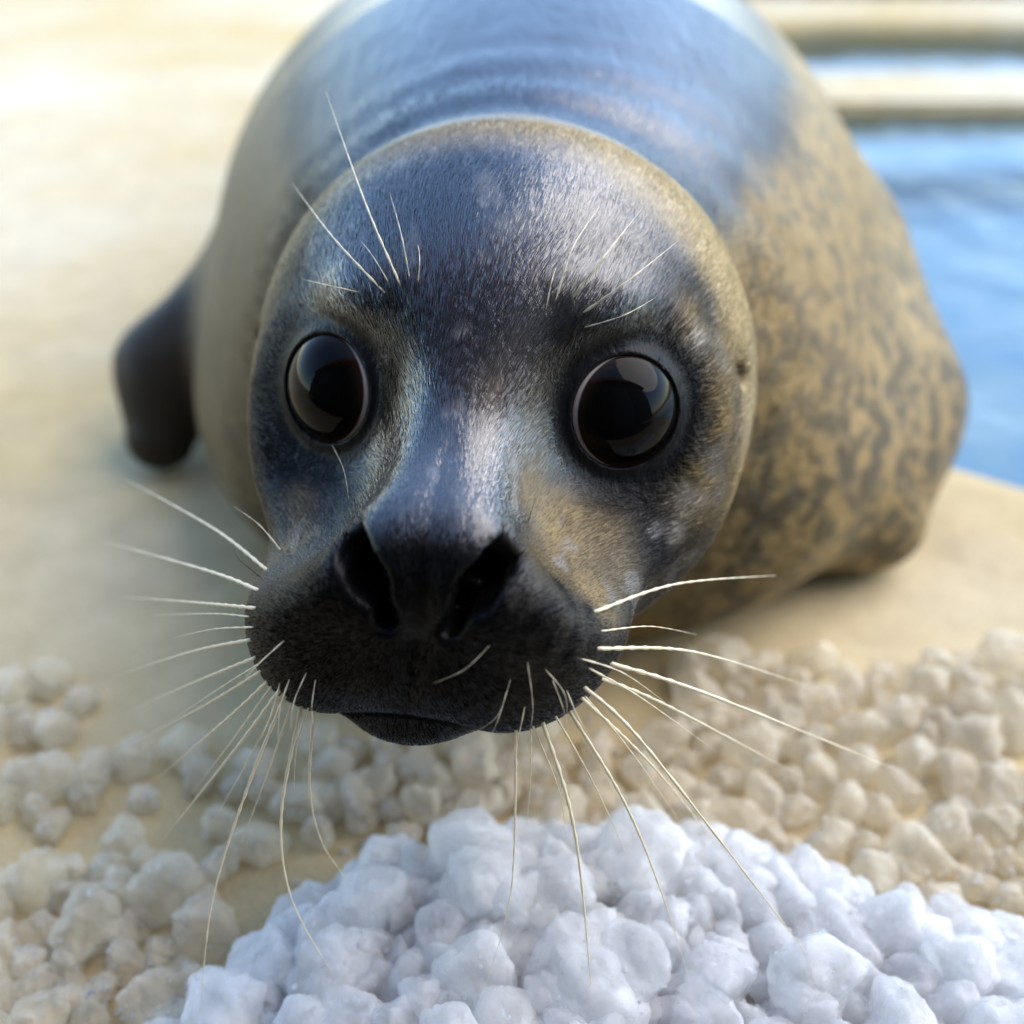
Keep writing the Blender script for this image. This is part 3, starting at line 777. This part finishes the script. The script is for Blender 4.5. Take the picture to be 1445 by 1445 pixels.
def ice_mesh(seed, rough, mat, sub=4):
    bm = bmesh.new(); bmesh.ops.create_icosphere(bm, subdivisions=sub, radius=1)
    v = np.array([x.co[:] for x in bm.verts])
    rg = np.random.default_rng(seed)
    # soft faceting: cut by random planes
    d = np.ones(len(v))*1.25
    for k in range(13):
        n = rg.normal(size=3); n /= np.linalg.norm(n); h = .72+.30*rg.random()
        c = v @ n
        dk = np.where(c > .05, h/np.maximum(c, .05), 9)
        d = -np.log(np.exp(-d*17)+np.exp(-np.minimum(dk, 3)*17))/17
    d = d*(1+rough*(fbm(v, 2.2, seed, 2)-.5)+.07*(fbm(v, 6, seed+5, 2)-.5)+(.035*(vnoise(v, 24, seed+9)-.5) if sub > 4 else 0))
    v = v*d[:, None]*np.array([1, .85+.3*rg.random(), .8+.3*rg.random()])
    for x, p in zip(bm.verts, v): x.co = p
    m = bpy.data.meshes.new('ice_chunk'); bm.to_mesh(m); bm.free(); m.shade_smooth(); m.materials.append(mat)
    return m
ICE = [ice_mesh(100+i, .34, M_ICE, 5) for i in range(12)]; ICE3 = [ice_mesh(300+i, .3, M_ICE3, 5) for i in range(5)]; ICE2 = [ice_mesh(200+i, .45, M_ICE2) for i in range(10)]
# heap height over the ground: runs across the near ground, crest under the seal's chin
def heap_h(x, y):
    cx = np.array([-.20, -.13, -.07, 0.0, .06, .12, .18, .25, .34]); 
    yb = np.array([.205, .230, .285, .305, .305, .295, .262, .252, .25])   # far foot of the heap crest
    top = np.array([.0, .014, .036, .046, .044, .040, .032, .036, .036])
    e = np.interp(x, cx, yb); h = np.interp(x, cx, top)
    s = sstep(.035, -.03, y-e)*sstep(.02, .12, y)
    return h*s
hx = np.linspace(-.22, .42, 90); hy = np.linspace(.03, .38, 60)
vv = []; ffc = []
for j, yy in enumerate(hy):
    for i, xx in enumerate(hx):
        h = float(heap_h(xx, yy)); nz = float(fbm(np.array([[xx, yy, 0]]), 90, 3)[0])
        vv.append((xx, yy, h-.008+(.008*(nz-.3) if h > .004 else -.004)))
for j in range(len(hy)-1):
    for i in range(len(hx)-1):
        a0 = j*len(hx)+i; ffc.append((a0, a0+1, a0+1+len(hx), a0+len(hx)))
co = link('crushed_ice', mesh_np('crushed_ice', vv, ffc), M_ICE); tag(co, 'white crushed ice filling the inside of the heap', 'ice', kind='stuff')
pos = []
def try_place(x, y, z, r, k=1.45):
    for (X, Y, Z, RR) in pos:
        if (X-x)**2+(Y-y)**2+(Z-z)**2 < ((RR+r)*.5*k)**2: return False
    pos.append((x, y, z, r)); return True
def put_ice(x, y, z, r, label, group, lib=None):
    o = bpy.data.objects.new('ice_chunk', random.choice(lib or (ICE if random.random() < .8 else ICE3))); COL.objects.link(o)
    o.location = (x, y, z); o.scale = (r*random.uniform(.9, 1.15), r*random.uniform(.85, 1.1), r*random.uniform(.85, 1.1))
    o.rotation_euler = (random.uniform(0, 6.3), random.uniform(0, 6.3), random.uniform(0, 6.3))
    tag(o, label, 'ice', group)
cnt = 0
for k in range(9000):
    if cnt >= 200: break
    x = random.uniform(-.2, .36); y = random.uniform(.12, .35)
    h = float(heap_h(x, y))
    if h < .012: continue
    r = random.choice((.008, .010, .012, .014, .016, .019))
    z = h+.25*r
    p = ((np.array([x, y, z])-CP)); dep = p @ CZ; sx = 722.5+(p @ CX)/dep*FPX; sy = 722.5-(p @ CY)/dep*FPX
    if sx < -80 or sx > 1525 or sy > 1530: continue
    if try_place(x, y, z, r, .98):
        put_ice(x, y, z, r, 'white lump of ice in the bright heap before the seal', 'ice lumps of the heap'); cnt += 1
c2 = 0
def scatter(n, x0, x1, y0, y1, rs, label, grp):
    global c2
    t = 0; m = 0
    while m < n and t < 4000:
        t += 1
        px, py = random.uniform(x0, x1), random.uniform(y0, y1)
        g_ = on_ground(px, py); r = random.choice(rs)
        if heap_h(g_[0], g_[1]) > .012: continue
        if sdf(np.array([[g_[0], g_[1], r]]))[0] < r: continue
        if try_place(g_[0], g_[1], r*.75, r, 1.5):
            put_ice(g_[0], g_[1], r*.72, r, label, grp, ICE2); m += 1; c2 += 1
gr = 'loose ice lumps on the ground'
scatter(40, 430, 1000, 1050, 1190, (.008, .011, .013), 'wet ice lump on the ground below the seal chin, behind the white heap', gr+' below the chin')
scatter(75, 960, 1480, 950, 1290, (.008, .011, .013, .016), 'wet ice lump on the tan ground between the white heap and the spotted flank', gr+' by the flank')
scatter(14, -20, 150, 960, 1200, (.008, .011, .014), 'wet ice lump on bare ground between the dark flipper and the muzzle whiskers', gr+' below the flipper')
scatter(30, -10, 300, 1230, 1470, (.008, .011, .014), 'wet ice lump on the bare tan ground at the low end of the heap', gr+' at the heap end')
scatter(12, 160, 430, 1060, 1250, (.007, .010), 'small wet ice lump on the ground under the drooping whiskers', gr+' under the whiskers')
# crumbs lying on the lumps and between them
def crumbs(name, src, per, mat, label):
    bmi = bmesh.new(); bmesh.ops.create_icosphere(bmi, subdivisions=1, radius=1)
    bv_ = np.array([v.co[:] for v in bmi.verts]); bf_ = np.array([[v.index for v in f.verts] for f in bmi.faces]); bmi.free()
    VV = []; FF = []; off = 0
    for o in src:
        bpy_m = o.matrix_basis
        mv = o.data.vertices
        for k in range(per):
            v = mv[random.randrange(len(mv))]
            p = bpy_m @ v.co
            if p.z < o.location.z-.002: continue
            r = random.uniform(.0005, .0015)
            VV.append(bv_*(r*(.65+.7*np.random.default_rng(off).random((12, 1))))*np.array([1, random.uniform(.6, 1.2), random.uniform(.6, 1)])+np.array(p)); FF.append(bf_+off); off += 12
    for k in range(per*12):
        gx, gy = random.uniform(-.1, .34), random.uniform(.25, .42)
        r = random.uniform(.001, .003); VV.append(bv_*(r*(.65+.7*np.random.default_rng(off).random((12, 1))))+np.array((gx, gy, float(heap_h(gx, gy))+r*.6))); FF.append(bf_+off); off += 12
    o = link(name, mesh_np(name, np.concatenate(VV), np.concatenate(FF)), mat, smooth=False); tag(o, label, 'ice', kind='stuff')
lumps = [o for o in COL.objects if o.name.startswith('ice_chunk')]
crumbs('ice_crumbs', lumps, 16, M_ICE, 'fine white ice crumbs sprinkled over the heap and the ground around it')
print('ice', cnt, c2)
